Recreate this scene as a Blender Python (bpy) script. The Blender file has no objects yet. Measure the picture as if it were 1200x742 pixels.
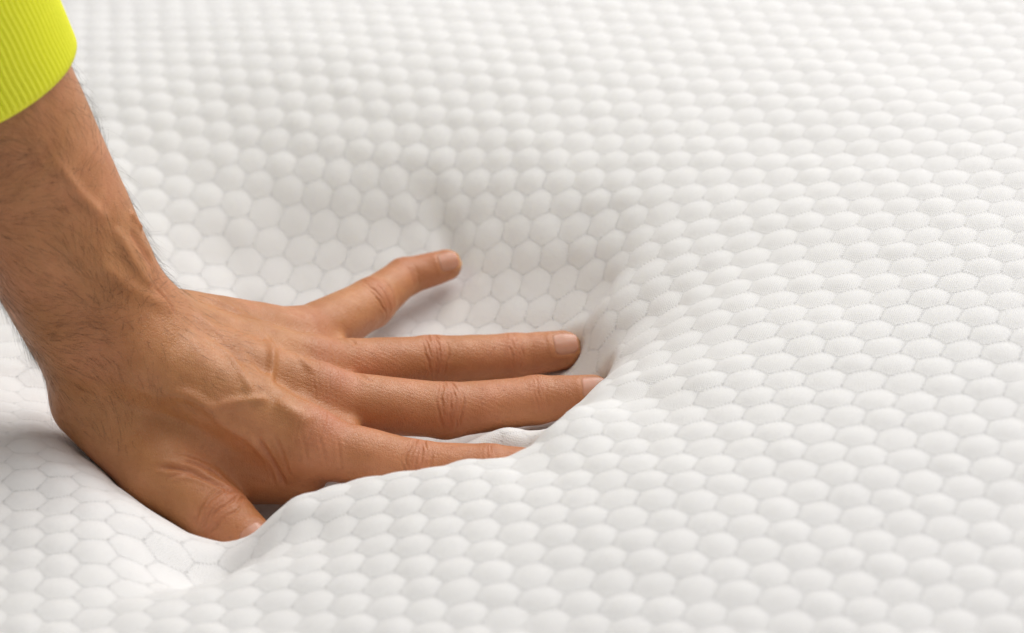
import bpy, math, random
import numpy as np
from mathutils import Matrix, Vector

# ------------------------------------------------------------------ camera, light, exposure
scene = bpy.context.scene
col = scene.collection
rng = np.random.default_rng(7)
random.seed(7)

PITCH, ROLL, DIST, LENS = 0.5143587, 0.1399318, 0.9554595, 94.27
cp_, sp_ = math.cos(PITCH), math.sin(PITCH)
CAM = np.array([0.0, -DIST * cp_, DIST * sp_])
FW = np.array([0.0, cp_, -sp_]); RT0 = np.array([1.0, 0, 0]); UP0 = np.array([0, sp_, cp_])
RT = math.cos(ROLL) * RT0 - math.sin(ROLL) * UP0
UP = math.sin(ROLL) * RT0 + math.cos(ROLL) * UP0
cam = bpy.data.cameras.new('camera'); camo = bpy.data.objects.new('camera', cam); col.objects.link(camo)
camo.matrix_world = Matrix(((RT[0], UP[0], -FW[0], CAM[0]), (RT[1], UP[1], -FW[1], CAM[1]),
                            (RT[2], UP[2], -FW[2], CAM[2]), (0, 0, 0, 1)))
cam.sensor_width = 36; cam.lens = LENS; cam.clip_start = 0.01; cam.clip_end = 50
cam.dof.use_dof = True; cam.dof.focus_distance = 0.955; cam.dof.aperture_fstop = 8.5
scene.camera = camo

world = bpy.data.worlds.new('World'); scene.world = world; world.use_nodes = True
bg = world.node_tree.nodes['Background']
bg.inputs[0].default_value = (1.0, 0.99, 0.985, 1); bg.inputs[1].default_value = 0.34

def area(name, loc, target, size, power, color):
    l = bpy.data.lights.new(name, 'AREA'); l.shape = 'RECTANGLE'; l.size, l.size_y = size
    l.energy = power; l.color = color
    o = bpy.data.objects.new(name, l); col.objects.link(o)
    o.location = loc
    o.rotation_euler = (Vector(target) - Vector(loc)).to_track_quat('-Z', 'Y').to_euler()
    return o
area('window_light', (1.3, 1.3, 1.30), (0, 0, 0), (1.9, 1.4), 35, (1.0, 0.985, 0.97))
area('overhead_fill', (0.85, 0.45, 2.0), (0, 0, 0), (2.0, 2.0), 27, (1.0, 0.985, 0.975))  # added broad overhead fill from the right, not a known ceiling fixture

vs = scene.view_settings
vs.view_transform = 'Standard'; vs.look = 'None'; vs.exposure = 0.0; vs.gamma = 1.0; vs.use_curve_mapping = False

# ------------------------------------------------------------------ small helpers
def V(*a): return np.array(a, float)
def unit(v): v = np.asarray(v, float); return v / np.linalg.norm(v)

def mesh_obj(name, verts, faces, mat, parent=None, smooth=True, base=None):
    """verts in mm -> one mesh object in metres"""
    v = np.asarray(verts, np.float64) / 1000.0
    if base is not None: v = v - base
    me = bpy.data.meshes.new(name)
    f = np.asarray(faces)
    n, k = f.shape
    me.vertices.add(len(v)); me.vertices.foreach_set('co', v.astype(np.float32).ravel())
    me.loops.add(n * k); me.loops.foreach_set('vertex_index', f.astype(np.int32).ravel())
    me.polygons.add(n)
    me.polygons.foreach_set('loop_start', np.arange(0, n * k, k, dtype=np.int32))
    me.polygons.foreach_set('loop_total', np.full(n, k, np.int32))
    me.update(calc_edges=True)
    if smooth: me.polygons.foreach_set('use_smooth', np.ones(n, bool))
    if mat: me.materials.append(mat)
    o = bpy.data.objects.new(name, me); col.objects.link(o)
    if parent is not None: o.parent = parent
    return o

def tag(o, label=None, cat=None, group=None, kind=None):
    if label: o['label'] = label
    if cat: o['category'] = cat
    if group: o['group'] = group
    if kind: o['kind'] = kind
    return o

class NT:
    """tiny node-tree helper"""
    def __init__(s, name):
        s.m = bpy.data.materials.new(name); s.m.use_nodes = True
        s.t = s.m.node_tree; s.b = s.t.nodes['Principled BSDF']
    def n(s, kind, **kw):
        nd = s.t.nodes.new(kind)
        ins = kw.pop('ins', {})
        for k, v in kw.items(): setattr(nd, k, v)
        for k, v in ins.items():
            if hasattr(v, 'is_output') or isinstance(v, bpy.types.NodeSocket): s.t.links.new(v, nd.inputs[k])
            else: nd.inputs[k].default_value = v
        return nd
    def math(s, op, a, b=0.0, c=None):
        i = {0: a, 1: b}
        if c is not None: i[2] = c
        return s.n('ShaderNodeMath', operation=op, ins=i).outputs[0]
    def mix(s, fac, a, b):
        nd = s.n('ShaderNodeMix', data_type='RGBA')
        for k, v in ((0, fac), (6, a), (7, b)):
            if isinstance(v, bpy.types.NodeSocket): s.t.links.new(v, nd.inputs[k])
            else: nd.inputs[k].default_value = v
        return nd.outputs[2]
    def ramp(s, fac, pts):
        nd = s.n('ShaderNodeValToRGB'); s.t.links.new(fac, nd.inputs[0])
        e = nd.color_ramp.elements
        while len(e) < len(pts): e.new(0.5)
        for el, (p, c) in zip(e, pts): el.position = p; el.color = c if len(c) == 4 else (*c, 1)
        return nd.outputs[0]
    def set(s, **kw):
        for k, v in kw.items():
            k = k.replace('_', ' ')
            if isinstance(v, bpy.types.NodeSocket): s.t.links.new(v, s.b.inputs[k])
            else: s.b.inputs[k].default_value = v

# ------------------------------------------------------------------ materials
def fabric_material():
    N = NT('white_quilted_knit')
    uv = N.n('ShaderNodeUVMap', uv_map='weave').outputs[0]       # cover coordinates in mm
    ed = N.n('ShaderNodeUVMap', uv_map='seam').outputs[0]        # x: mm from the seam, y: mm along the seam
    sep = N.n('ShaderNodeSeparateXYZ', ins={0: uv}); sed = N.n('ShaderNodeSeparateXYZ', ins={0: ed})
    # fine knit ribs, broken up
    nz = N.n('ShaderNodeTexNoise', ins={'Vector': uv, 'Scale': 0.9, 'Detail': 3.0})
    wob = N.math('MULTIPLY', nz.outputs[0], 2.2)
    rib = N.math('SINE', N.math('ADD', N.math('MULTIPLY', sep.outputs[0], 2 * math.pi / 0.75), wob))
    crs = N.math('SINE', N.math('ADD', N.math('MULTIPLY', sep.outputs[1], 2 * math.pi / 0.9), wob))
    fine = N.n('ShaderNodeTexNoise', ins={'Vector': uv, 'Scale': 2.4, 'Detail': 2.0}).outputs[0]
    h = N.math('ADD', N.math('MULTIPLY', rib, 0.035), N.math('MULTIPLY', crs, 0.02))
    h = N.math('ADD', h, N.math('MULTIPLY', fine, 0.28))
    # needle holes of the quilting seam
    along = N.math('PINGPONG', sed.outputs[1], 0.62)
    d2 = N.math('ADD', N.math('POWER', N.math('SUBTRACT', sed.outputs[0], 0.25), 2.0), N.math('POWER', along, 2.0))
    hole = N.math('SUBTRACT', 1.0, N.n('ShaderNodeMapRange', interpolation_type='SMOOTHSTEP',
                  ins={0: d2, 1: 0.01, 2: 0.13, 3: 0.0, 4: 1.0}).outputs[0])
    h = N.math('SUBTRACT', h, N.math('MULTIPLY', hole, 0.15))
    bump = N.n('ShaderNodeBump', ins={'Strength': 1.0, 'Distance': 0.001, 'Height': h})
    big = N.n('ShaderNodeTexNoise', ins={'Vector': uv, 'Scale': 0.02, 'Detail': 2.0}).outputs[0]
    c = N.mix(big, (0.812, 0.80, 0.79, 1), (0.838, 0.825, 0.815, 1))
    N.set(Base_Color=c, Roughness=0.85, Normal=bump.outputs[0], Sheen_Weight=0.15, Sheen_Roughness=0.5)
    N.set(Subsurface_Weight=0.35, Subsurface_Scale=0.0025)
    N.b.inputs['Subsurface Radius'].default_value = (1.0, 0.97, 0.93)
    N.b.inputs['Specular IOR Level'].default_value = 0.2
    return N.m

def skin_material():
    N = NT('tanned_skin')
    tc = N.n('ShaderNodeTexCoord').outputs['Object']
    red = N.n('ShaderNodeAttribute', attribute_name='redness').outputs['Fac']
    pale = N.n('ShaderNodeAttribute', attribute_name='pale').outputs['Fac']
    n1 = N.n('ShaderNodeTexNoise', ins={'Vector': tc, 'Scale': 55.0, 'Detail': 5.0, 'Roughness': 0.6}).outputs[0]
    n2 = N.n('ShaderNodeTexNoise', ins={'Vector': tc, 'Scale': 260.0, 'Detail': 4.0, 'Roughness': 0.65}).outputs[0]
    c = N.mix(N.n('ShaderNodeMapRange', ins={0: n1, 1: 0.35, 2: 0.68}).outputs[0], (0.455, 0.178, 0.056, 1), (0.575, 0.258, 0.098, 1))
    c = N.mix(N.math('MULTIPLY', N.n('ShaderNodeMapRange', ins={0: n2, 1: 0.45, 2: 0.75}).outputs[0], 0.35), c, (0.42, 0.150, 0.052, 1))
    n0 = N.n('ShaderNodeTexNoise', ins={'Vector': tc, 'Scale': 28.0, 'Detail': 3.0, 'Roughness': 0.55}).outputs[0]
    c = N.mix(N.math('MULTIPLY', N.n('ShaderNodeMapRange', ins={0: n0, 1: 0.45, 2: 0.70}).outputs[0], 0.4), c, (0.60, 0.195, 0.105, 1))
    c = N.mix(N.math('MULTIPLY', red, 0.85), c, (0.52, 0.165, 0.085, 1))
    sp_v = N.n('ShaderNodeTexVoronoi', ins={'Vector': tc, 'Scale': 330.0, 'Randomness': 1.0}).outputs['Distance']
    spot = N.math('MULTIPLY', N.n('ShaderNodeMapRange', ins={0: sp_v, 1: 0.10, 2: 0.32, 3: 1.0, 4: 0.0}).outputs[0], N.n('ShaderNodeMapRange', ins={0: n0, 1: 0.4, 2: 0.65, 3: 0.0, 4: 0.28}).outputs[0])
    c = N.mix(spot, c, (0.30, 0.105, 0.045, 1))
    c = N.mix(pale, c, (0.66, 0.40, 0.19, 1))
    # skin micro relief: fine cell-like lines
    v1 = N.n('ShaderNodeTexVoronoi', feature='DISTANCE_TO_EDGE', ins={'Vector': tc, 'Scale': 1600.0}).outputs['Distance']
    v2 = N.n('ShaderNodeTexVoronoi', feature='DISTANCE_TO_EDGE', ins={'Vector': tc, 'Scale': 850.0}).outputs['Distance']
    l1 = N.n('ShaderNodeMapRange', ins={0: v1, 1: 0.0, 2: 0.25}).outputs[0]
    l2 = N.n('ShaderNodeMapRange', ins={0: v2, 1: 0.0, 2: 0.18}).outputs[0]
    h = N.math('ADD', N.math('MULTIPLY', l1, 0.06), N.math('MULTIPLY', l2, 0.07))
    h = N.math('ADD', h, N.math('MULTIPLY', n2, 0.13))
    bump = N.n('ShaderNodeBump', ins={'Strength': 0.8, 'Distance': 0.001, 'Height': h})
    N.set(Base_Color=c, Roughness=N.n('ShaderNodeMapRange', ins={0: n2, 1: 0.3, 2: 0.7, 3: 0.33, 4: 0.50}).outputs[0],
          Normal=bump.outputs[0], Subsurface_Weight=0.16, Subsurface_Scale=0.003)
    N.b.inputs['Subsurface Radius'].default_value = (1.0, 0.36, 0.18)
    N.b.inputs['Specular IOR Level'].default_value = 0.55
    return N.m

def simple(name, c, rough, spec=0.4, sss=0.0, nscale=0, nstr=0.0):
    N = NT(name)
    if nscale:
        tc = N.n('ShaderNodeTexCoord').outputs['Object']
        nz = N.n('ShaderNodeTexNoise', ins={'Vector': tc, 'Scale': nscale, 'Detail': 3.0}).outputs[0]
        N.set(Base_Color=N.mix(nz, tuple(x * (1 - nstr) for x in c) + (1,), tuple(min(1, x * (1 + nstr)) for x in c) + (1,)))
        b = N.n('ShaderNodeBump', ins={'Strength': 0.5, 'Distance': 0.0003, 'Height': nz}); N.set(Normal=b.outputs[0])
    else: N.set(Base_Color=(*c, 1))
    N.set(Roughness=rough); N.b.inputs['Specular IOR Level'].default_value = spec
    if sss:
        N.set(Subsurface_Weight=sss, Subsurface_Scale=0.002)
    return N.m

M_FAB = fabric_material()
M_SKIN = skin_material()
M_NAIL = simple('fingernail_keratin', (0.58, 0.275, 0.175), 0.27, 0.5, 0.2, 180, 0.08)
M_HAIR = simple('dark_body_hair', (0.045, 0.024, 0.013), 0.5, 0.4)
M_CUFF = simple('neon_yellow_rib_knit', (0.98, 1.0, 0.07), 0.8, 0.25, 0.0, 900, 0.10)
M_SIDE = simple('white_border_cloth', (0.78, 0.775, 0.76), 0.85, 0.2, 0.0, 300, 0.03)

# ------------------------------------------------------------------ the hand: skeleton (mm)
J = dict(
    wrist=V(-141, -3, 20),
    m5=V(-82, 43, -23), p5=V(-53.5, 76.0, -28.5), d5=V(-40.2, 95.6, -30), t5=V(-23, 101.0, -30),
    m4=V(-76.5, 20, -21), p4=V(-32.9, 37.4, -35), d4=V(-2, 42.3, -41), t4=V(17.0, 45, -43),
    m3=V(-73.2, -4.6, -20), p3=V(-28.7, -0.4, -35), d3=V(4.4, 8.4, -41), t3=V(25, 10, -43),
    m2=V(-78, -31, -22), p2=V(-40.6, -35.5, -35), d2=V(-15.1, -36.5, -38.5), t2=V(2, -39, -40),
    c1=V(-150, -6, -6), m1=V(-128.5, -34, -22.5), i1=V(-110.5, -50, -35), t1=V(-97, -63.5, -41))
RAD = dict(  # radius at MCP, PIP, DIP, tip
    f5=(12.4, 9.4, 7.5, 6.2), f4=(10.8, 9.2, 8.5, 7.4), f3=(11.2, 10.0, 8.9, 7.4), f2=(11.2, 9.4, 8.3, 7.0))
DORS = dict(f5=(0.1, -0.70, 0.71), f4=(0, -0.60, 0.80), f3=(0, -0.55, 0.83), f2=(0, -0.5, 0.86), f1=(0.25, -0.50, 0.80))
FA = unit(V(-0.22, 0.0, 0.975))       # forearm axis
FE1 = unit(V(0.975, 0.0, 0.22)); FE2 = np.cross(FA, FE1)

def round_cone(P, a, b, r1, r2):
    a = a.astype(np.float32); b = b.astype(np.float32)
    ba = b - a; l2 = float(ba @ ba)
    pa = P - a
    h = np.clip((pa @ ba) / l2, 0, 1)
    d = pa - h[:, None] * ba
    return np.sqrt((d * d).sum(1)) - (r1 + (r2 - r1) * h)

def ellipsoid(P, c, axes, r):
    q = (P - c.astype(np.float32)) @ np.stack(axes, 1).astype(np.float32) / np.array(r, np.float32)
    k = np.sqrt((q * q).sum(1))
    return (k - 1.0) * min(r)

def smin(a, b, k):
    h = np.maximum(k - np.abs(a - b), 0) / k
    return np.minimum(a, b) - h * h * k * 0.25

XH = unit(J['m3'] - J['wrist']); YH = unit((J['m2'] - J['m5']) - XH * ((J['m2'] - J['m5']) @ XH))
NH = np.cross(YH, XH); NH = NH if NH[2] > 0 else -NH          # dorsal normal of the hand

WC = J['wrist'] - FE1 * 1.6
def forearm_sdf(P):
    q = P - WC.astype(np.float32)
    s = q @ FA.astype(np.float32); u = q @ FE1.astype(np.float32); v = q @ FE2.astype(np.float32)
    t = np.clip(s, 0, 200)
    a = 26.4 + 0.035 * t; b = 24.5 + 0.075 * t
    w = np.maximum(-s, 0) / 24.0
    top = np.maximum(s - 150, 0) / 20.0
    k = np.sqrt((u / a) ** 2 + (v / b) ** 2 + w * w + top * top)
    return (k - 1) * np.minimum(a, b)

CARP = {5: J['wrist'] + XH * 18 - YH * 22 - NH * 3, 4: J['wrist'] + XH * 18 - YH * 6, 3: J['wrist'] + XH * 18 + YH * 4,
        2: J['wrist'] + XH * 18 + YH * 14 - NH * 1}

def finger_sdf(P, i):
    m, p, d, t = (J[c + str(i)] for c in 'mpdt'); r = RAD['f%d' % i]
    a = round_cone(P, m, p, r[0], r[1]); b = round_cone(P, p, d, r[1] * 0.985, r[2]); c = round_cone(P, d, t, r[2] * 0.985, r[3])
    return smin(smin(a, b, 2.5), c, 2.0)

def thumb_sdf(P):
    a = round_cone(P, J['c1'], J['m1'], 17.0, 14.0)
    b = round_cone(P, J['m1'], J['i1'], 13.0, 11.4); c = round_cone(P, J['i1'], J['t1'], 11.2, 8.6)
    return smin(smin(a, b, 6), c, 2.5)

def palm_sdf(P):
    d = None
    for i in (2, 3, 4, 5):
        e = round_cone(P, CARP[i], J['m%d' % i], 13.5, RAD['f%d' % i][0] + 0.4)
        d = e if d is None else smin(d, e, 9)
    for i in (2, 3, 4):      # webs between the finger roots
        a = (J['m%d' % i] + J['m%d' % (i + 1)]) / 2 - NH * 2
        f = unit((J['p%d' % i] - J['m%d' % i]) + (J['p%d' % (i + 1)] - J['m%d' % (i + 1)]))
        d = smin(d, round_cone(P, a - f * 4, a + f * (13.0 if i < 4 else 17.0), 9.5, 5.5), 5)
    # palm pads
    d = smin(d, round_cone(P, J['wrist'] + XH * 18 - YH * 14 - NH * 16, J['m5'] - XH * 8 - NH * 9, 13, 9), 8)
    d = smin(d, round_cone(P, J['wrist'] + XH * 22 + YH * 4 - NH * 13, J['m3'] - XH * 10 - NH * 7, 14, 9), 8)
    return d

def hand_sdf(P):
    P = np.asarray(P, np.float32)
    d = smin(palm_sdf(P), forearm_sdf(P), 16)
    # thumb base and the first web (interosseous muscle)
    d = smin(d, thumb_sdf(P), 10)
    d = smin(d, round_cone(P, V(-123, -22, -20), V(-86, -27, -31), 13.0, 10.5), 8)
    d = smin(d, round_cone(P, V(-113, -29, -33), V(-82, -31, -36), 8.0, 8.5), 6)
    # metacarpal ridge and knuckles under the skin of the back of the hand
    for i, (lift, rr_) in {2: (7.8, 4.4), 3: (7.2, 4.0), 4: (6.6, 3.6), 5: (5.6, 3.4)}.items():
        a_ = CARP[i] * 0.8 + J['m%d' % i] * 0.2 + NH * (lift + 1.2); b_ = J['m%d' % i] + NH * (lift - 0.6)
        d = smin(d, round_cone(P, a_, b_, rr_, rr_), 8)
        d = smin(d, round_cone(P, b_ - XH * 2, b_ + XH * 3 - NH * 1.2, rr_ + 0.9, rr_ + 0.4), 7)
    for i in (2, 3, 4, 5):
        d = smin(d, finger_sdf(P, i), 4.0)
    return d

def hand_grad(P, e=0.35):
    P = np.asarray(P, np.float32)
    g = np.stack([hand_sdf(P + np.array(v, np.float32) * e) - hand_sdf(P - np.array(v, np.float32) * e)
                  for v in ((1, 0, 0), (0, 1, 0), (0, 0, 1))], 1)
    return g / np.maximum(np.linalg.norm(g, axis=1), 1e-6)[:, None]

def chunked(fn, P, n=400000):
    return np.concatenate([fn(P[i:i + n]) for i in range(0, len(P), n)])

# ------------------------------------------------------------------ the mattress cover: how it is pressed in
W = 13.0                                        # quilt cell pitch, mm
YAW, OX, OY = -0.4372318, 119.78, 107.09
# (x, y, sideways pull, height) in mm
CP = [(145,207,-1,-1),(180,190,0,-1),(215,174,0,-2),(148,168,0,0),(183,151,0,-1),(151,129,0,0),(187,112,1,0),(13,156,0,-7),(49,140,-1,-6),
(84,123,-1,-4),(119,107,0,-3),(155,90,1,-1),(190,74,2,0),(-101,185,3,-13),(-78,174,4,-15),(-54,163,3,-17),(-31,152,2,-18),(-7,141,1,-16),
(16,130,-1,-13),(63,108,-2,-8),(87,84,-1,-7),(123,68,0,-3),(158,51,1,-1),(-134,176,5,-16),(-111,165,5,-22),(-87,154,5,-28),(-64,143,5,-31),
(-40,132,6,-32),(-17,121,2,-29),(6,110,0,-24),(30,99,-1,-20),(53,88,-2,-14),(77,77,-2,-9),(-120,144,4,-32),(-97,133,5,-40),(-3,89,3,-37),
(20,78,1,-33),(44,67,-2,-22),(67,56,-3,-13),(91,45,-2,-8),(126,29,1,-3),(161,12,2,0),(58,36,-4,-17),(81,25,-3,-10),(129,-9,1,-2),
(165,-25,3,1),(48,16,-3,-22),(72,5,-3,-10),(62,-15,-4,-11),(97,-31,-1,-3),(133,-48,1,0),(53,-35,-6,-10),(65,-54,-4,-5),(101,-70,-1,-1),
(136,-87,1,1),(43,-56,-5,-9),(33,-76,-3,-6),(104,-109,-1,1),(139,-126,0,1),(0,-85,-1,-8),(2,-98,-1,-6),(37,-115,-2,-1),(107,-148,0,1),
(143,-164,1,0),(5,-137,-1,-2),(40,-154,0,1),(76,-170,0,1),(-61,-143,0,-5),(-26,-160,-1,-2),(8,-176,0,-1),(44,-193,0,1),
(-84,252,1,7),(-49,235,1,5),(-14,219,1,3),(21,202,1,1),
# rim on the near side, hidden floor under the hand
(-3,-72,-2,-12),(-18,-72,-1,-12),(-35,-73,0,-12),(-53,-74,0,-12),(-70,-76,0,-13),(-82,-79,0,-14),(-94,-84,0,-21),(-105,-99,0,-28),
(-118,-99,0,-25),(-127,-82,0,-15),(-140,-64,0,-12),(-153,-46,0,-11),(-167,-23,0,-11),(-174,8,0,-19),(-182,42,0,-25),(-197,78,0,-21),(-204,108,0,-16),
(-60,-100,0,-9),(-100,-118,0,-13),(-140,-100,0,-7),(-165,-70,0,-6),(-188,-20,0,-7),(-205,10,0,-10),(-215,50,0,-14),(-90,-150,0,-6),(-130,-140,0,-5),
(-180,-110,0,-3),(-215,-60,0,-2),(-240,20,0,-3),(-230,100,0,-5),(-190,150,2,-8),(-160,190,3,-8),(-225,200,0,0),(-150,240,0,3),
(-140,0,0,-40),(-120,20,0,-46),(-150,40,2,-38),(-120,70,2,-46),(-150,95,4,-34),(-170,70,2,-24),(-100,0,0,-48),(-80,50,0,-49),(-60,20,0,-50),(-80,90,3,-49),(-90,110,4,-47),(-20,40,0,-51),(-20,0,0,-51),
(10,30,0,-52),(10,0,0,-51),(-60,-20,0,-51),(-30,-35,0,-50),(-5,-40,0,-50),(-50,80,3,-46),(-30,80,3,-47),(-30,100,3,-42),(-10,70,2,-46),
(-100,-50,0,-50),(-120,-40,0,-46),(-100,-30,0,-49),(-85,-54,0,-33),(-90,-63,0,-29),(-93,-73,0,-25),(26,40,-1,-40),(28,16,-2,-41),(-10,-25,0,-50),(35,34,-3,-31),(36,21,-2,-32),(37,8,-6,-30),(34,47,-3,-30),(33,60,1,-30),(21,65,1,-37),
(27,-16,-3,-25.5),(20,-28,-3,-23),(13,-44,-3,-21),(7,-57,-3,-17),(12,-18,-2,-36),(2,-24,-2,-40),(-10,-16,0,-40),(-25,-18,0,-42),(0,-46,-1,-46),(22,-4,-2,-46)]
CP = np.array(CP, float)
ring = [(x, y, 0, 0) for x in np.linspace(-360, 330, 8) for y in (-300, 380)] + [(x, y, 0, 0) for x in (-360, 330) for y in np.linspace(-200, 290, 6)]
CP = np.vstack([CP, np.array(ring)])
GX0, GX1, GY0, GY1, GS = -360.0, 330.0, -300.0, 380.0, 2.0
gx = np.arange(GX0, GX1 + 0.1, GS); gy = np.arange(GY0, GY1 + 0.1, GS)

def rbf(cp, val, X, c=7.0, lam=0.35):
    k = lambda r2: -np.sqrt(r2 + c * c)
    r2 = ((cp[:, None, :] - cp[None]) ** 2).sum(2)
    n = len(cp)
    A = np.zeros((n + 1, n + 1)); A[:n, :n] = k(r2) - lam * np.eye(n); A[:n, n] = A[n, :n] = 1
    w = np.linalg.solve(A, np.vstack([val, np.zeros((1, val.shape[1]))]))
    out = np.zeros((len(X), val.shape[1]))
    for i in range(0, len(X), 20000):
        q = X[i:i + 20000]
        out[i:i + 20000] = k(((q[:, None, :] - cp[None]) ** 2).sum(2)) @ w[:n] + w[n]
    return out

def blur(a, s):
    r = int(3 * s) + 1; x = np.arange(-r, r + 1); g = np.exp(-x * x / (2 * s * s)); g /= g.sum()
    a = np.apply_along_axis(lambda v: np.convolve(np.pad(v, r, mode='edge'), g, 'valid'), 0, a)
    return np.apply_along_axis(lambda v: np.convolve(np.pad(v, r, mode='edge'), g, 'valid'), 1, a)

GXX, GYY = np.meshgrid(gx, gy, indexing='ij')
fld = rbf(CP[:, :2], CP[:, 2:4], np.stack([GXX.ravel(), GYY.ravel()], 1)).reshape(len(gx), len(gy), 2)
edge = np.minimum(np.minimum(GXX - GX0, GX1 - GXX), np.minimum(GYY - GY0, GY1 - GYY))
fade = np.clip(edge / 80, 0, 1); fade = fade * fade * (3 - 2 * fade)
DXG = blur(fld[..., 0] * fade, 2.0); ZG = fld[..., 1] * fade
# the cover lies under the hand: underside of the hand found by marching upwards
mask = (GXX > -215) & (GXX < 60) & (GYY > -100) & (GYY < 130)
P0 = np.stack([(GXX + DXG)[mask], GYY[mask], np.full(mask.sum(), -75.0)], 1).astype(np.float32)
for it in range(40):
    dd = chunked(hand_sdf, P0)
    P0[:, 2] += np.clip(dd - 0.3, 0, 6) * 0.9
low = np.where(hand_sdf(P0) < 1.0, P0[:, 2], 1e3)
zl = np.full(ZG.shape, 1e3); zl[mask] = low
h_ = np.maximum(4.0 - np.abs(ZG - zl), 0) / 4.0
ZG = np.minimum(ZG, zl) - h_ * h_ * 4.0 * 0.25
for (x0, y0), (x1, y1), dp, wd in (((-112, -104), (-155, -158), 2.2, 8.0), ((14, -38), (62, -52), 3.0, 8.0), ((20, -24), (70, -26), 2.0, 7.0), ((-75, -88), (-70, -130), 1.5, 8.0),
                              ((-21, 107), (-36, 165), 3.2, 6.0), ((30, 52), (62, 92), 1.5, 7.0), ((-104, 98), (-120, 150), 2.0, 8.0)):
    L_ = math.hypot(x1 - x0, y1 - y0); ux, uy = (x1 - x0) / L_, (y1 - y0) / L_
    al_ = (GXX - x0) * ux + (GYY - y0) * uy; cr_ = -(GXX - x0) * uy + (GYY - y0) * ux
    ZG = ZG - dp * np.exp(-(cr_ / wd) ** 2) * np.clip((al_ + 8) / 14, 0, 1) * np.clip((L_ - al_) / (0.7 * L_), 0, 1)
ZG = blur(ZG, 0.9)
GZX, GZY = np.gradient(ZG, GS)

def samp(G, x, y):
    fx = np.clip((x - GX0) / GS, 0, len(gx) - 1.001); fy = np.clip((y - GY0) / GS, 0, len(gy) - 1.001)
    i = fx.astype(int); j = fy.astype(int); a = fx - i; b = fy - j
    return (G[i, j] * (1 - a) * (1 - b) + G[i + 1, j] * a * (1 - b) + G[i, j + 1] * (1 - a) * b + G[i + 1, j + 1] * a * b)

# ------------------------------------------------------------------ the mattress
def hex_patch(ss):
    """rings of a hexagonal quilt cell; returns unit coords (apothem 1) and triangles"""
    pts = [(0.0, 0.0)]; start = [0]
    for k, s in enumerate(ss, 1):
        start.append(len(pts))
        for e in range(6):
            a0 = math.radians(30 + 60 * e); a1 = math.radians(90 + 60 * e); R = 2 / math.sqrt(3) * s
            for q in range(k):
                t = q / k
                pts.append((R * (math.cos(a0) * (1 - t) + math.cos(a1) * t), R * (math.sin(a0) * (1 - t) + math.sin(a1) * t)))
    tri = []
    n = len(ss)
    for k in range(1, n + 1):
        for e in range(6):
            for q in range(k):
                o0 = start[k] + (e * k + q) % (6 * k); o1 = start[k] + (e * k + q + 1) % (6 * k)
                if k == 1: tri.append((0, o0, o1)); continue
                i0 = start[k - 1] + (e * (k - 1) + q) % (6 * (k - 1))
                tri.append((o0, o1, i0))
                if q < k - 1:
                    i1 = start[k - 1] + (e * (k - 1) + q + 1) % (6 * (k - 1))
                    tri.append((i0, o1, i1))
    return np.array(pts), np.array(tri)

PATCH_HI = hex_patch([0.28, 0.53, 0.74, 0.90, 1.0]); PATCH_LO = hex_patch([0.45, 0.82, 1.0])
cy_, sy_ = math.cos(YAW), math.sin(YAW)
MX0, MX1, MY0, MY1 = -600.0, 620.0, -420.0, 760.0

def cells_geometry(centres, patch, hrand):
    """all cells at once: (ncell, nv, 3) positions in mm, weave uv, seam uv"""
    pts, tri = patch
    loc = pts * (W / 2)
    lx = cy_ * loc[:, 0] - sy_ * loc[:, 1]; ly = sy_ * loc[:, 0] + cy_ * loc[:, 1]
    X = centres[:, 0:1] + lx[None]; Y = centres[:, 1:2] + ly[None]
    q = np.stack([np.abs(pts @ np.array([math.cos(math.radians(60 * k)), math.sin(math.radians(60 * k))])) for k in range(3)], 1)
    s = ((q ** 7).sum(1)) ** (1 / 7)
    puff = 0.14 * (1 - s ** 2.5) + 0.86 * (0.5 + 0.5 * np.cos(np.pi * np.minimum(s, 1.0) ** 1.35))
    z = samp(ZG, X, Y); dx = samp(DXG, X, Y); sx = samp(GZX, X, Y); sy = samp(GZY, X, Y)
    st = np.sqrt(1 + sx * sx + sy * sy)
    low = np.clip((-z - 6) / 30, 0, 1)
    H = 0.80 / st ** 1.6 * (1 - 0.5 * low)
    # the machine quilting is never quite regular
    X = X + 0.22 * np.sin(X * 0.21 + 2.0 * np.sin(Y * 0.13)) + 0.15 * np.sin(Y * 0.31 + X * 0.05)
    Y = Y + 0.22 * np.sin(Y * 0.23 + 2.0 * np.sin(X * 0.11)) + 0.15 * np.sin(X * 0.29 + Y * 0.07)
    hgt = H * puff[None] * hrand[:, None]
    # slight unevenness of the fill
    hgt = hgt + 0.25 * np.sin(X * 0.11 + 1.3 * np.sin(Y * 0.07)) * np.sin(Y * 0.13 + X * 0.03)
    Pz = np.stack([X + dx - sx / st * hgt, Y - sy / st * hgt, z + hgt / st], 2)
    uvw = np.broadcast_to(pts * (W / 2), (len(centres),) + pts.shape) + centres[:, None, 2:4]
    # seam coordinates: distance to the nearest edge, run along it
    k6 = [np.array([math.cos(math.radians(60 * k)), math.sin(math.radians(60 * k))]) for k in range(6)]
    pr = np.stack([pts @ v for v in k6], 1); best = pr.argmax(1)
    dist = (1 - pr.max(1)) * W / 2
    al = np.array([pts[i] @ np.array([-k6[b][1], k6[b][0]]) for i, b in enumerate(best)]) * W / 2
    seam = np.broadcast_to(np.stack([dist, al], 1), uvw.shape)
    return Pz, uvw, seam

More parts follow.
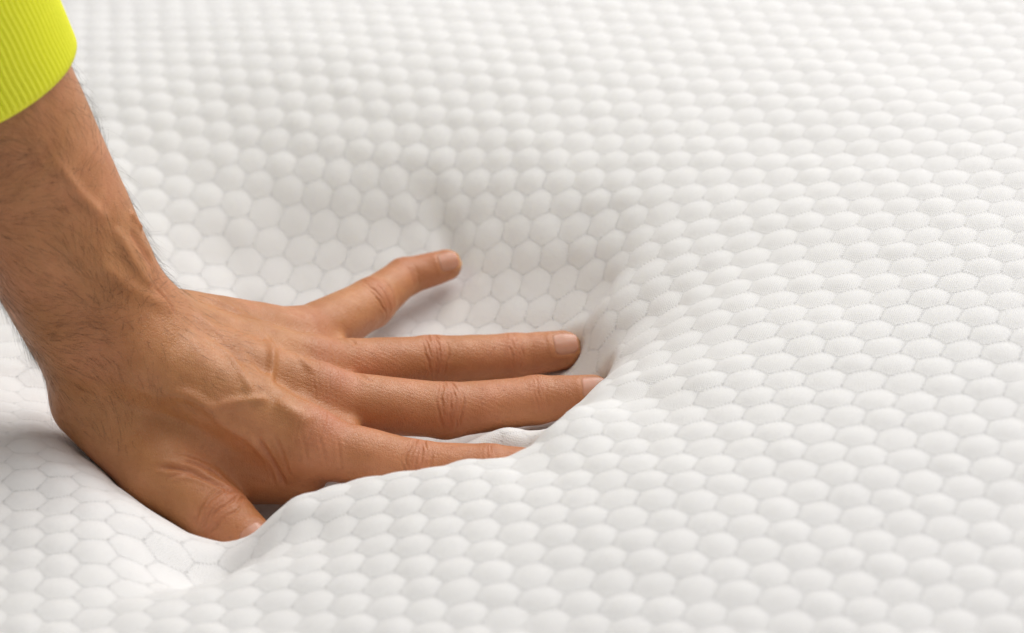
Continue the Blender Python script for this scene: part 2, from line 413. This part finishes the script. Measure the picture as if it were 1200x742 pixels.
rr = np.arange(-75, 75); cc = np.arange(-110, 110)
Rr, Cc = np.meshgrid(rr, cc, indexing='ij'); Rr = Rr.ravel(); Cc = Cc.ravel()
lx = W * (Cc + 0.5 * Rr); ly = -W * math.sqrt(3) / 2 * Rr
cxy = np.stack([cy_ * lx - sy_ * ly + OX, sy_ * lx + cy_ * ly + OY, lx, ly], 1)
rx_, ry_ = np.maximum(np.abs(cxy[:, 0] - 10) - 557, 0), np.maximum(np.abs(cxy[:, 1] - 170) - 537, 0)
inside = np.hypot(rx_, ry_) < 42
cxy = cxy[inside]
hr = 1 + 0.12 * rng.standard_normal(len(cxy)).clip(-1.8, 1.8)

def project(Pmm):
    d = Pmm / 1000 - CAM; z = d @ FW; f = LENS / 36 * 1200
    return np.stack([600 + f * (d @ RT) / z, 371 - f * (d @ UP) / z], -1)

cz = np.stack([cxy[:, 0], cxy[:, 1], samp(ZG, cxy[:, 0], cxy[:, 1])], 1)
pc = project(cz)
near = (pc[:, 0] > -260) & (pc[:, 0] < 1460) & (pc[:, 1] > -160) & (pc[:, 1] < 900)

mattress = bpy.data.objects.new('mattress', None); col.objects.link(mattress)
MB = np.array([0.0, 0.15, -0.22]); mattress.location = MB
tag(mattress, 'thick white mattress with hexagon quilted knit cover, pressed in deeply under the hand', 'mattress')

def uv_layers(me, tri_flat, uvw, seam):
    for nm, a in (('weave', uvw), ('seam', seam)):
        l = me.uv_layers.new(name=nm)
        l.data.foreach_set('uv', a[tri_flat].astype(np.float32).ravel())

def build_cells(name, centres, patch, hrand, kind=None):
    Pz, uvw, seam = cells_geometry(centres, patch, hrand)
    n, nv = Pz.shape[:2]
    tri = (patch[1][None] + (np.arange(n) * nv)[:, None, None]).reshape(-1, 3)
    o = mesh_obj(name, Pz.reshape(-1, 3), tri, M_FAB, mattress, base=MB)
    uv_layers(o.data, tri.ravel(), uvw.reshape(-1, 2), seam.reshape(-1, 2))
    if kind: o['kind'] = kind
    return o

# the 300 cells that show largest are single parts, the rest one part
Pn, uvn, smn = cells_geometry(cxy[near], PATCH_HI, hr[near])
nvh = Pn.shape[1]
outer = project(Pn[:, -30::5].reshape(-1, 3)).reshape(len(Pn), 6, 2)
ar = 0.5 * (outer[..., 0] * np.roll(outer[..., 1], -1, 1) - outer[..., 1] * np.roll(outer[..., 0], -1, 1)).sum(1)
pcn = pc[near]
arm_d = chunked(hand_sdf, Pn[:, 0].astype(np.float32))
infr = (outer[..., 0].min(1) > 0) & (outer[..., 0].max(1) < 1200) & (outer[..., 1].min(1) > 0) & (outer[..., 1].max(1) < 742)
# hidden behind the hand or the rim: march from the cell towards the camera
hid = np.zeros(len(Pn), bool)
for k in range(1, 46):
    q = Pn[:, 0] + (CAM * 1000 - Pn[:, 0]) / np.linalg.norm(CAM * 1000 - Pn[:, 0], axis=1)[:, None] * (4.0 * k)
    hid |= (chunked(hand_sdf, q.astype(np.float32)) < 0) | (q[:, 2] < samp(ZG, q[:, 0], q[:, 1]) - 0.5)
score = np.where(infr & ~hid, np.abs(ar), 0)
big = np.argsort(-score)[:300]
isbig = np.zeros(len(Pn), bool); isbig[big] = True
for i in big:
    o = mesh_obj('quilt_cell', Pn[i], PATCH_HI[1], M_FAB, mattress, base=MB)
    uv_layers(o.data, PATCH_HI[1].ravel(), uvn[i], smn[i])
idx_near = np.where(near)[0]
build_cells('quilted_cover', cxy[idx_near[~isbig]], PATCH_HI, hr[idx_near[~isbig]], 'stuff')
build_cells('outer_cover', cxy[~near], PATCH_LO, hr[~near], 'stuff')

# side border with piping below the cover
def rounded_rect(x0, x1, y0, y1, r, n=8):
    out = []
    for (cx, cy, a) in ((x1 - r, y1 - r, 0), (x0 + r, y1 - r, 90), (x0 + r, y0 + r, 180), (x1 - r, y0 + r, 270)):
        for k in range(n + 1):
            t = math.radians(a + 90 * k / n); out.append((cx + r * math.cos(t), cy + r * math.sin(t)))
    return out
prof = [(-40, -3.0), (-9, -1.0), (-7, 1.6), (-3, 2.6), (1, 1.4), (4, -3), (4, -9), (1, -13), (6, -30), (9, -110), (6, -195), (1, -207), (4, -211), (4, -216), (0, -219), (-40, -220)]
vv, ff = [], []
for k, (off, z) in enumerate(prof):
    pts = rounded_rect(MX0 - off, MX1 + off, MY0 - off, MY1 + off, 45 + max(off, -20))
    vv += [(x, y, z) for x, y in pts]; m = len(pts)
    if k:
        for i in range(m):
            ff.append(((k - 1) * m + i, k * m + i, k * m + (i + 1) % m, (k - 1) * m + (i + 1) % m))
mesh_obj('side_border', vv, ff, M_SIDE, mattress, base=MB)

# ------------------------------------------------------------------ the arm: surface of the distance field
def surface_nets(fn, lo, hi, h):
    n = np.ceil((hi - lo) / h).astype(int) + 1
    ax = [lo[i] + h * np.arange(n[i]) for i in range(3)]
    # coarse pass marks the blocks that can hold the surface
    B = 6
    nb = (n + B - 1) // B
    Vv = np.full(nb * B, 1.0, np.float32)
    cb = [lo[i] + h * (np.arange(nb[i]) * B + (B - 1) / 2) for i in range(3)]
    G = np.stack(np.meshgrid(*cb, indexing='ij'), -1).reshape(-1, 3).astype(np.float32)
    dc = chunked(fn, G)
    Vv = np.repeat(np.repeat(np.repeat(dc.reshape(nb), B, 0), B, 1), B, 2)
    act = np.where(np.abs(dc) < h * B * 1.3 + 6)[0]
    off = np.stack(np.meshgrid(*[np.arange(B)] * 3, indexing='ij'), -1).reshape(-1, 3)
    bi = np.stack(np.unravel_index(act, nb), 1)
    idx = (bi[:, None] * B + off[None]).reshape(-1, 3)
    val = chunked(fn, (lo + idx * h).astype(np.float32))
    Vv[idx[:, 0], idx[:, 1], idx[:, 2]] = val
    neg = Vv < 0
    cs = np.zeros(np.array(Vv.shape) - 1, np.int8)
    for o in off[(off < 2).all(1)]:
        cs += neg[o[0]:o[0] + cs.shape[0], o[1]:o[1] + cs.shape[1], o[2]:o[2] + cs.shape[2]]
    cells = np.argwhere((cs > 0) & (cs < 8))
    vid = np.full(cs.shape, -1, np.int64); vid[cells[:, 0], cells[:, 1], cells[:, 2]] = np.arange(len(cells))
    verts = lo + (cells + 0.5) * h
    faces = []
    for a in range(3):
        b, c = (a + 1) % 3, (a + 2) % 3
        s0 = [slice(None)] * 3; s1 = [slice(None)] * 3
        s0[a] = slice(0, -1); s1[a] = slice(1, None)
        e = np.argwhere(neg[tuple(s0)] != neg[tuple(s1)])
        e = e[(e[:, b] > 0) & (e[:, c] > 0)]
        flip = neg[e[:, 0], e[:, 1], e[:, 2]]
        q = []
        for db, dc_ in ((0, 0), (1, 0), (1, 1), (0, 1)):
            t = e.copy(); t[:, b] -= db; t[:, c] -= dc_
            q.append(vid[t[:, 0], t[:, 1], t[:, 2]])
        q = np.stack(q, 1)
        q[~flip] = q[~flip][:, ::-1]
        faces.append(q)
    f = np.concatenate(faces); f = f[(f >= 0).all(1)]
    return verts, f

def project_to(fn, v, it=3):
    for _ in range(it):
        d = chunked(fn, v.astype(np.float32)); g = chunked(hand_grad, v.astype(np.float32))
        v = v - g * np.clip(d, -1.5, 1.5)[:, None]
    return v

def subdivide(v, f):
    e = np.stack([f, np.roll(f, -1, 1)], 2).reshape(-1, 2); e.sort(1)
    ue, inv = np.unique(e[:, 0] * len(v) + e[:, 1], return_inverse=True)
    a, b = ue // len(v), ue % len(v)
    em = (v[a] + v[b]) / 2; fm = v[f].mean(1)
    nv = np.vstack([v, em, fm])
    ei = len(v) + inv.reshape(-1, 4); fi = len(v) + len(em) + np.arange(len(f))
    nf = np.concatenate([np.stack([f[:, k], ei[:, k], fi, ei[:, (k - 1) % 4]], 1) for k in range(4)])
    return nv, nf

def smooth_quads(v, f, it):
    for _ in range(it):
        acc = np.zeros_like(v); cnt = np.zeros(len(v))
        for k in range(4):
            for o in (1, 3):
                np.add.at(acc, f[:, k], v[f[:, (k + o) % 4]]); np.add.at(cnt, f[:, k], 1)
        v = v * 0.4 + 0.6 * acc / np.maximum(cnt, 1)[:, None]
    return v

av, af = surface_nets(hand_sdf, V(-225, -90, -60), V(45, 120, 200), 2.0)
av = project_to(hand_sdf, smooth_quads(av, af, 2), 3)
for lvl in range(2):
    av, af = subdivide(av, af)
    av = project_to(hand_sdf, av, 1)
an = chunked(hand_grad, av.astype(np.float32))
red = np.zeros(len(av)); pale = np.zeros(len(av))

# veins and tendons stand proud, creases cut in (points on the skin, mm; height or depth; width)
VEINS = [([(-91.0,5.8,3.3),(-88.1,6.3,0.7),(-85.7,-8.2,3.1),(-87.2,-15.7,-1.0),(-88.6,-31.0,0.7)],0.55,1.9),
([(-109.1,-15.1,19.0),(-101.3,-16.8,11.7),(-95.1,-26.6,6.8),(-91.6,-33.5,-0.1)],0.35,1.8),
([(-83.5,8.0,-3.1),(-76.5,-4.5,-2.3),(-71.2,-10.2,-6.9)],0.30,1.6),
([(-125.8,-31.6,5.8),(-115.8,-33.1,6.4),(-107.8,-35.1,0.8),(-102.2,-37.0,-6.7),(-95.0,-38.8,-13.1),(-89.2,-39.3,-25.1)],0.60,2.2),
([(-107.8,-35.1,0.8),(-95.9,-34.0,0.9),(-86.5,-32.0,-1.2)],0.50,1.8),
([(-124.9,-7.1,66.5),(-122.5,-3.2,55.5)],0.55,1.6),
([(-129.8,-18.6,68.0),(-127.2,-17.4,57.7),(-124.6,-16.0,47.2),(-120.7,-12.7,37.3)],0.50,2.2),
([(-136.6,-26.1,60.5),(-130.5,-22.9,47.8),(-125.0,-18.6,39.6),(-115.5,-11.8,28.4)],0.50,3.0),
([(-142.7,-27.2,100.6),(-140.3,-26.2,91.9),(-135.7,-23.5,80.2),(-129.8,-18.6,68.0)],0.50,2.5),
([(-113.2,-3.0,26.6),(-104.4,-7.4,16.2),(-94.0,-15.4,5.2),(-84.3,-27.7,-0.6)],0.30,2.6),
([(-111.9,23.6,14.1),(-98.1,23.1,3.9),(-83.3,11.7,-1.7)],0.50,2.2),
([(-155.8,-32.7,89.7),(-153.2,-31.3,69.2),(-149.0,-29.7,47.9)],0.40,3.0),
([(-86.0,-32.4,-1.7),(-79.3,-34.8,-6.6),(-74.0,-37.9,-10.8)],0.50,3.0)]
CREASES = [([(-130.5,-45.7,-13.3),(-123.5,-46.2,-14.2),(-116.6,-46.0,-17.2),(-109.9,-48.2,-21.5),(-102.9,-50.9,-25.9)],1.00,1.0),
([(-126.2,-48.3,-16.6),(-119.5,-47.4,-16.9),(-114.0,-47.4,-19.2)],0.45,0.7),
([(-121.9,-44.1,-12.9),(-114.6,-42.6,-16.9),(-108.7,-42.3,-22.0),(-104.0,-47.4,-25.2)],0.50,0.7),
([(-124.5,-42.0,-10.4),(-116.3,-40.5,-14.4),(-109.9,-38.9,-20.1)],0.30,0.6),
([(-93.8,-38.8,-9.8),(-90.8,-39.8,-16.7),(-88.3,-39.7,-24.9),(-86.1,-40.1,-33.6)],0.80,0.9),
([(-87.8,-38.8,-9.7),(-85.5,-41.3,-17.3),(-83.7,-41.0,-28.4)],0.35,0.7),
([(-92.1,-39.5,-13.8),(-90.7,-38.9,-23.2),(-90.3,-39.6,-31.8)],0.30,0.6),
([(-77.8,-38.1,-10.0),(-77.2,-42.7,-17.8),(-77.8,-41.7,-28.9)],0.30,0.6),
([(-72.2,-38.5,-12.4),(-71.1,-42.5,-20.7),(-71.6,-40.5,-31.5)],0.25,0.6),
([(-65.9,-37.5,-15.9),(-65.9,-42.1,-21.8),(-66.4,-42.9,-28.3)],0.25,0.6),
([(-58.1,0.9,-14.6),(-55.1,-3.9,-14.7),(-51.6,-4.4,-16.1)],0.40,0.9),
([(-65.8,41.4,-21.6),(-58.8,25.1,-15.9),(-54.9,26.4,-17.4)],0.35,0.8),
([(-125.4,-11.8,62.7),(-123.1,-10.3,53.3),(-120.5,-7.4,42.9)],0.70,2.0),
([(-121.5,-13.1,39.3),(-117.8,-11.7,32.2),(-114.9,-14.3,26.3)],0.35,0.8)]
def seg_dist(P, pts):
    pts = np.asarray(pts, float)
    best = np.full(len(P), 1e9); par = np.zeros(len(P))
    L = np.linalg.norm(np.diff(pts, axis=0), axis=1); tot = L.sum(); acc = 0
    for a, b, l in zip(pts[:-1], pts[1:], L):
        ba = b - a; h = np.clip(((P - a) @ ba) / (ba @ ba), 0, 1)
        d = np.linalg.norm(P - a - h[:, None] * ba, axis=1)
        m = d < best; best[m] = d[m]; par[m] = (acc + h[m] * l) / tot
        acc += l
    return best, par

def spline(pts, n=5):
    p = np.asarray(pts, float); p = np.vstack([2 * p[0] - p[1], p, 2 * p[-1] - p[-2]]); out = []
    for i in range(1, len(p) - 2):
        for t in np.arange(n) / n:
            out.append(0.5 * ((2 * p[i]) + (p[i + 1] - p[i - 1]) * t + (2 * p[i - 1] - 5 * p[i] + 4 * p[i + 1] - p[i + 2]) * t * t
                              + (-p[i - 1] + 3 * p[i] - 3 * p[i + 1] + p[i + 2]) * t ** 3))
    out.append(p[-2]); return np.array(out)

def vnoise(P, sc, seed):
    """cheap smooth noise from a few rotated sines"""
    r = np.random.default_rng(seed); o = np.zeros(len(P))
    for _ in range(6):
        k = r.standard_normal(3); k /= np.linalg.norm(k); o += np.sin(P @ k * (sc * r.uniform(0.6, 1.6)) + r.uniform(0, 6.28))
    return o / 6 * 1.6

disp = np.zeros(len(av))
def add_line(pts, h, w, sign):
    pts = spline(pts)
    lo = pts.min(0) - 4 * w; hi = pts.max(0) + 4 * w
    ids = np.where(((av > lo) & (av < hi)).all(1))[0]
    d, t = seg_dist(av[ids], pts)
    end = np.clip(np.minimum(t, 1 - t) / 0.22, 0, 1); end = end * end * (3 - 2 * end)
    wob = 1 + 0.25 * vnoise(av[ids], 0.35, 3)
    g = np.exp(-(d / w) ** 2)
    disp[ids] += sign * h * g * end * wob
    if sign < 0:                                   # lips of skin beside a crease
        disp[ids] += 0.45 * h * np.exp(-((d - 2.0 * w) / (1.1 * w)) ** 2) * end
        red[ids] = np.maximum(red[ids], 0.35 * g * end * min(1, h * 1.6))
for p_, h_, w_ in VEINS: add_line(p_, h_ * 2.5, w_, 1)
for p_, h_, w_ in CREASES: add_line(p_, h_, w_, -1)

def finger_frame(i):
    if i == 1: m, p, d, t = J['m1'], J['i1'], J['i1'], J['t1']
    else: m, p, d, t = (J[c + str(i)] for c in 'mpdt')
    return m, p, d, t

def knuckle(p, axis, dors, r, offs, depth, amount, wid=0.42, lim=1.0):
    """crosswise folds over a finger joint, bowed round the knuckle"""
    axis = unit(axis); dors = unit(np.asarray(dors, float) - axis * (np.asarray(dors, float) @ axis)); side = np.cross(axis, dors)
    q = av - p
    ids = np.where((np.abs(q @ axis) < 11) & (np.linalg.norm(q, axis=1) < r * 1.9))[0]
    q = q[ids]; s = q @ axis; l = q @ side / r; h = q @ dors
    ok = np.clip(h / (0.35 * r), 0, 1) * np.clip((1.02 * lim - np.abs(l)) / 0.25, 0, 1)
    nz = vnoise(av[ids], 0.5, 11) + 0.5 * vnoise(av[ids], 1.1, 12)
    for k, o in enumerate(offs):
        bow = o * (1 - 0.55 * l * l) + 0.55 * nz + 0.25 * math.sin(3.1 * k) * l
        g = np.exp(-((s - bow) / wid) ** 2)
        var = 0.55 + 0.45 * np.sin(l * 3.0 + k * 2.1 + nz)
        disp[ids] -= depth * g * ok * np.clip(var, 0.15, 1)
        red[ids] = np.maximum(red[ids], 0.35 * amount * g * ok)
    bump = np.exp(-(s / 6.0) ** 2) * ok
    disp[ids] += 0.5 * bump * depth
    red[ids] = np.maximum(red[ids], amount * 0.7 * bump)

for i in (2, 3, 4, 5):
    m, p, d, t = finger_frame(i); r = RAD['f%d' % i]
    knuckle(p, d - m, DORS['f%d' % i], r[1], (-5.2, -3.4, -1.9, -0.5, 0.9, 2.5, 4.4), 0.62 if i != 5 else 0.5, 0.65)
    knuckle(d, t - p, DORS['f%d' % i], r[2], (-2.4, -0.9, 0.6, 2.0), 0.26, 0.5, 0.38)
knuckle(J['i1'] + unit(J['t1'] - J['i1']) * 2.0, J['t1'] - J['m1'], DORS['f1'], 11.3, (-5.5, -3.6, -2.0, -0.4, 1.3, 3.2, 5.0), 0.8, 0.6, 0.55)

for i in (2, 3, 4):
    m, p, d, t = finger_frame(i)
    knuckle(m + XH * 2, p - m, NH + V(0, -0.5, 0), RAD['f%d' % i][0] + 2.5, (-6.0, -4.4, -3.0, -1.6, -0.3, 1.1, 2.6, 4.2), 0.22, 0.55, 0.4, 0.7)

# reddish knuckles of the back of the hand and warm finger ends
def blob(c, rad, amt, arr):
    g = np.exp(-(np.linalg.norm(av - np.asarray(c, float), axis=1) / rad) ** 2) * amt
    np.maximum(arr, g, out=arr)
for i in (2, 3, 4, 5):
    m, p, d, t = finger_frame(i)
    blob(m + NH * 9 + XH * 3, 9, 0.95 if i in (2, 3) else 0.55, red)
    blob(d * 0.4 + t * 0.6, 11, 0.6, red); blob(t + unit(t - d) * RAD['f%d' % i][3], 4.0, 0.75, pale)
    for f_ in np.linspace(0.3, 1, 5): blob(m * (1 - f_) + p * f_, 11, 0.34, red); blob(p * (1 - f_) + d * f_, 10, 0.32, red)
blob(J['t1'], 12, 0.5, red)
# loose fine folds of the skin of the back of the hand, running across it
ids = np.where((av[:, 2] < 30))[0]
disp[ids] += 0.05 * vnoise(av[ids] * np.array([1.0, 2.2, 1.0]), 1.5, 21) * np.clip((30 - av[ids, 2]) / 20, 0, 1)
disp += 0.22 * vnoise(av, 0.16, 5) + 0.07 * vnoise(av, 0.6, 8)

# nail beds: a shallow field with a raised fold round it
NAILS = {}
for i in (1, 2, 3, 4, 5):
    m, p, d, t = finger_frame(i)
    rt_ = 8.6 if i == 1 else RAD['f%d' % i][3]
    ax = unit(t - d); dr = np.asarray(DORS['f%d' % i], float); dr = unit(dr - ax * (dr @ ax)); sd = np.cross(ax, dr)
    L = np.linalg.norm(t - d) + rt_
    n_len = rt_ * 1.35; s1 = L - 2.2; s0 = s1 - n_len; pm = math.radians(40)
    NAILS[i] = (d, ax, dr, sd, s0, s1, pm, rt_)
    q = av - d; s = q @ ax; u = q @ sd; h = q @ dr
    ids = np.where((s > s0 - 5) & (s < s1 + 3) & (h > 0) & (np.hypot(u, h) < rt_ * 1.7))[0]
    s, u, h = s[ids], u[ids], h[ids]
    ph = np.arctan2(u, h) / pm; v = (s - s0) / (s1 - s0)
    e = np.maximum(np.abs(ph), np.abs(v - 0.6) / 0.6)           # 1 on the nail's border
    e = (np.abs(ph) ** 4 + (np.abs(np.minimum(v, 0.75) - 0.6) / 0.6) ** 4) ** 0.25
    disp[ids] += 0.20 * np.exp(-((e - 1.16) / 0.16) ** 2) - 0.22 * np.clip((1.0 - e) / 0.15, 0, 1)
av0 = av.copy()
av = av + an * disp[:, None]

person = bpy.data.objects.new('person', None); col.objects.link(person)
PB = np.array([-0.12, 0.0, -0.045]); person.location = PB
tag(person, 'left hand and hairy forearm in a neon yellow cuff, pressing down flat with spread fingers', 'person')
arm = mesh_obj('arm', av, af, M_SKIN, person, base=PB)
for nm, a in (('redness', red), ('pale', pale)):
    at = arm.data.attributes.new(nm, 'FLOAT', 'POINT'); at.data.foreach_set('value', a.astype(np.float32))

# ------------------------------------------------------------------ sleeve with ribbed cuff
def tube(name, s0, s1, ns, rfun, nang, mat, parent, cap=False):
    vv, ff = [], []
    ss = np.linspace(s0, s1, ns); th = np.arange(nang) * 2 * math.pi / nang
    rows = []
    for s in ss:
        a, b = rfun(s, th)
        rows.append(WC[None] + FA[None] * s + FE1[None] * (a * np.cos(th))[:, None] + FE2[None] * (b * np.sin(th))[:, None])
    Pv = np.concatenate(rows)
    i = np.arange(ns - 1)[:, None] * nang; j = np.arange(nang)[None]; j1 = (j + 1) % nang
    ff = np.stack([i + j, i + j1, i + nang + j1, i + nang + j], -1).reshape(-1, 4)
    return mesh_obj(name, Pv, ff, mat, parent, base=PB)

def sleeve_r(s, th):
    t = np.clip(s, 0, 200)
    g = 7 + 6 * np.clip((s - 150) / 40, 0, 1)
    fold = 1.6 * np.sin(th * 5 + s * 0.06) * np.clip((s - 150) / 50, 0, 1)
    end = math.sqrt(max(0.0, 1 - (max(s - 300, 0) / 30.0) ** 2))
    return (26.4 + 0.035 * t + g + fold) * end, (24.5 + 0.075 * t + g + fold) * end
sl = tube('sleeve', 152, 330, 40, sleeve_r, 96, M_CUFF, person)

def cuff_r(s, th):
    e0 = np.clip((s - 98) / 3.0, 0, 1); e1 = np.clip((158 - s) / 4.0, 0, 1)
    rib = 1.7 * np.abs(np.sin(th * 50 + 0.25 * np.sin(s * 0.35))) ** 0.8 + 0.5 * np.sin(th * 3 + s * 0.05)
    g = 0.9 + 2.8 * np.sqrt(e0 * (2 - e0)) * np.sqrt(e1 * (2 - e1)) + rib * e0
    return 26.4 + 0.035 * s + g, 24.5 + 0.075 * s + g
tube('cuff', 98, 158, 46, cuff_r, 936, M_CUFF, sl)
# ------------------------------------------------------------------ fingernails
def surf_radius(c, dirs):
    """distance from the axis point to the skin along each direction"""
    r = np.full(len(dirs), 16.0)
    for _ in range(30):
        r = r - np.clip(hand_sdf((c + dirs * r[:, None]).astype(np.float32)), -1, 4) * 0.9
    return r
for i in (1, 2, 3, 4, 5):
    d, ax, dr, sd, s0, s1, pm, rt_ = NAILS[i]
    nu, nv = 17, 21
    us = np.linspace(-1, 1, nu); vsn = np.linspace(0, 1, nv)
    rows = []
    for v in vsn:
        s = s0 + v * (s1 - s0)
        wf = np.sqrt(max(0.0, 1 - (np.clip((0.42 - v) / 0.42, 0, 1) ** 2.4) * 0.80)) * (1 - np.clip((v - 0.62) / 0.38, 0, 1) ** 2.2 * 0.42)
        ph = us * pm * wf
        dirs = np.cos(ph)[:, None] * dr + np.sin(ph)[:, None] * sd
        sm = min(s, s1 - rt_ * 0.55)
        r = surf_radius(d + ax * sm, dirs) - np.clip((s - sm) / rt_, 0, 1) * 0.9
        lift = 0.12 - 0.55 * np.clip((0.10 - v) / 0.10, 0, 1) - 0.35 * np.clip((np.abs(us) - 0.86) / 0.14, 0, 1)
        rows.append(d + ax * s + dirs * (r + lift)[:, None])
    top = np.concatenate(rows); bot = top - dr * 0.45
    g = np.arange(nu * nv).reshape(nv, nu)
    f1 = np.stack([g[:-1, :-1], g[:-1, 1:], g[1:, 1:], g[1:, :-1]], -1).reshape(-1, 4)
    brd = np.concatenate([g[0, :-1], g[:-1, -1], g[-1, :0:-1], g[:0:-1, 0]])
    nb_ = nu * nv
    sidef = np.stack([brd, np.roll(brd, -1), np.roll(brd, -1) + nb_, brd + nb_], 1)
    fs = np.concatenate([f1[:, ::-1], f1 + nb_, sidef])
    o = mesh_obj('fingernail', np.concatenate([top, bot]), fs, M_NAIL, person, base=PB)
    tipw = np.clip((np.repeat(vsn, nu) - 0.86) / 0.06, 0, 1)
    at = o.data.attributes.new('free_edge', 'FLOAT', 'POINT'); at.data.foreach_set('value', np.tile(tipw, 2).astype(np.float32))

# ------------------------------------------------------------------ hair on forearm and wrist
def arm_hair(n, seed):
    r = np.random.default_rng(seed)
    q = av - J['wrist']; s = q @ FA
    w = np.clip((s + 30) / 35, 0, 1) * (s < 108) * (av[:, 2] > -22)
    w = w * (0.35 + 0.65 * np.clip(vnoise(av, 0.10, 31) + 0.6, 0, 1))
    w = w * (0.3 + 0.7 * np.clip(-an[:, 1] * 0.8 - an[:, 0] * 0.5 + 0.55, 0, 1))
    ids = r.choice(len(av), n, p=w / w.sum(), replace=False)
    vv, ff, strands = [], [], []
    NS = 7
    for c, i in enumerate(ids):
        p = av[i].copy(); nrm = an[i]
        low_ = np.clip((20 - s[i]) / 45, 0, 1)
        flow = V(0.75, -0.25, -0.42) * (1 - low_) + V(0.55, -0.35, -0.75) * low_ + 0.16 * r.standard_normal(3)
        flow = flow + 0.55 * np.sin(p * 0.11 + np.array([0, 2, 4])) + 0.3 * np.sin(p[[1, 2, 0]] * 0.23)
        tn = unit(flow - nrm * (flow @ nrm)); curl = unit(np.cross(nrm, tn)) * r.normal(0.05, 0.11)
        ln = r.uniform(5, 15) * (0.7 + 0.3 * (s[i] > 10)); lift = r.uniform(0.08, 0.42); rad = r.uniform(0.018, 0.038)
        pts = []
        dv = unit(tn + nrm * lift)
        for k in range(NS):
            pts.append(p.copy())
            p = p + dv * ln / (NS - 1)
            dv = unit(dv + curl + V(0, 0, -0.06) - nrm * 0.09 * lift)
            # follow the skin, a hair's breadth above it
        strands.append((np.array(pts), nrm, tn, rad))
    dall = hand_sdf(np.concatenate([q_[0] for q_ in strands]).astype(np.float32)).reshape(-1, NS, 1)
    for c, (pts, nrm, tn, rad) in enumerate(strands):
        pts = pts + nrm[None] * np.maximum(0.25 * np.arange(NS)[:, None] / NS + 0.10 - dall[c], 0) * (np.arange(NS)[:, None] > 0)
        a1 = unit(np.cross(tn, nrm)); a2 = nrm
        base_i = c * NS * 3
        for k in range(NS):
            rk = rad * (1 - 0.85 * k / (NS - 1))
            for m_ in range(3):
                an_ = 2.094 * m_
                vv.append(pts[k] + rk * (math.cos(an_) * a1 + math.sin(an_) * a2))
        for k in range(NS - 1):
            for m_ in range(3):
                ff.append((base_i + k * 3 + m_, base_i + k * 3 + (m_ + 1) % 3, base_i + k * 3 + 3 + (m_ + 1) % 3, base_i + k * 3 + 3 + m_))
    o = mesh_obj('arm_hair', np.array(vv), np.array(ff), M_HAIR, person, base=PB)
    o['kind'] = 'stuff'
arm_hair(4200, 5)
print('arm verts', len(av), 'cells', len(cxy), 'near', near.sum())
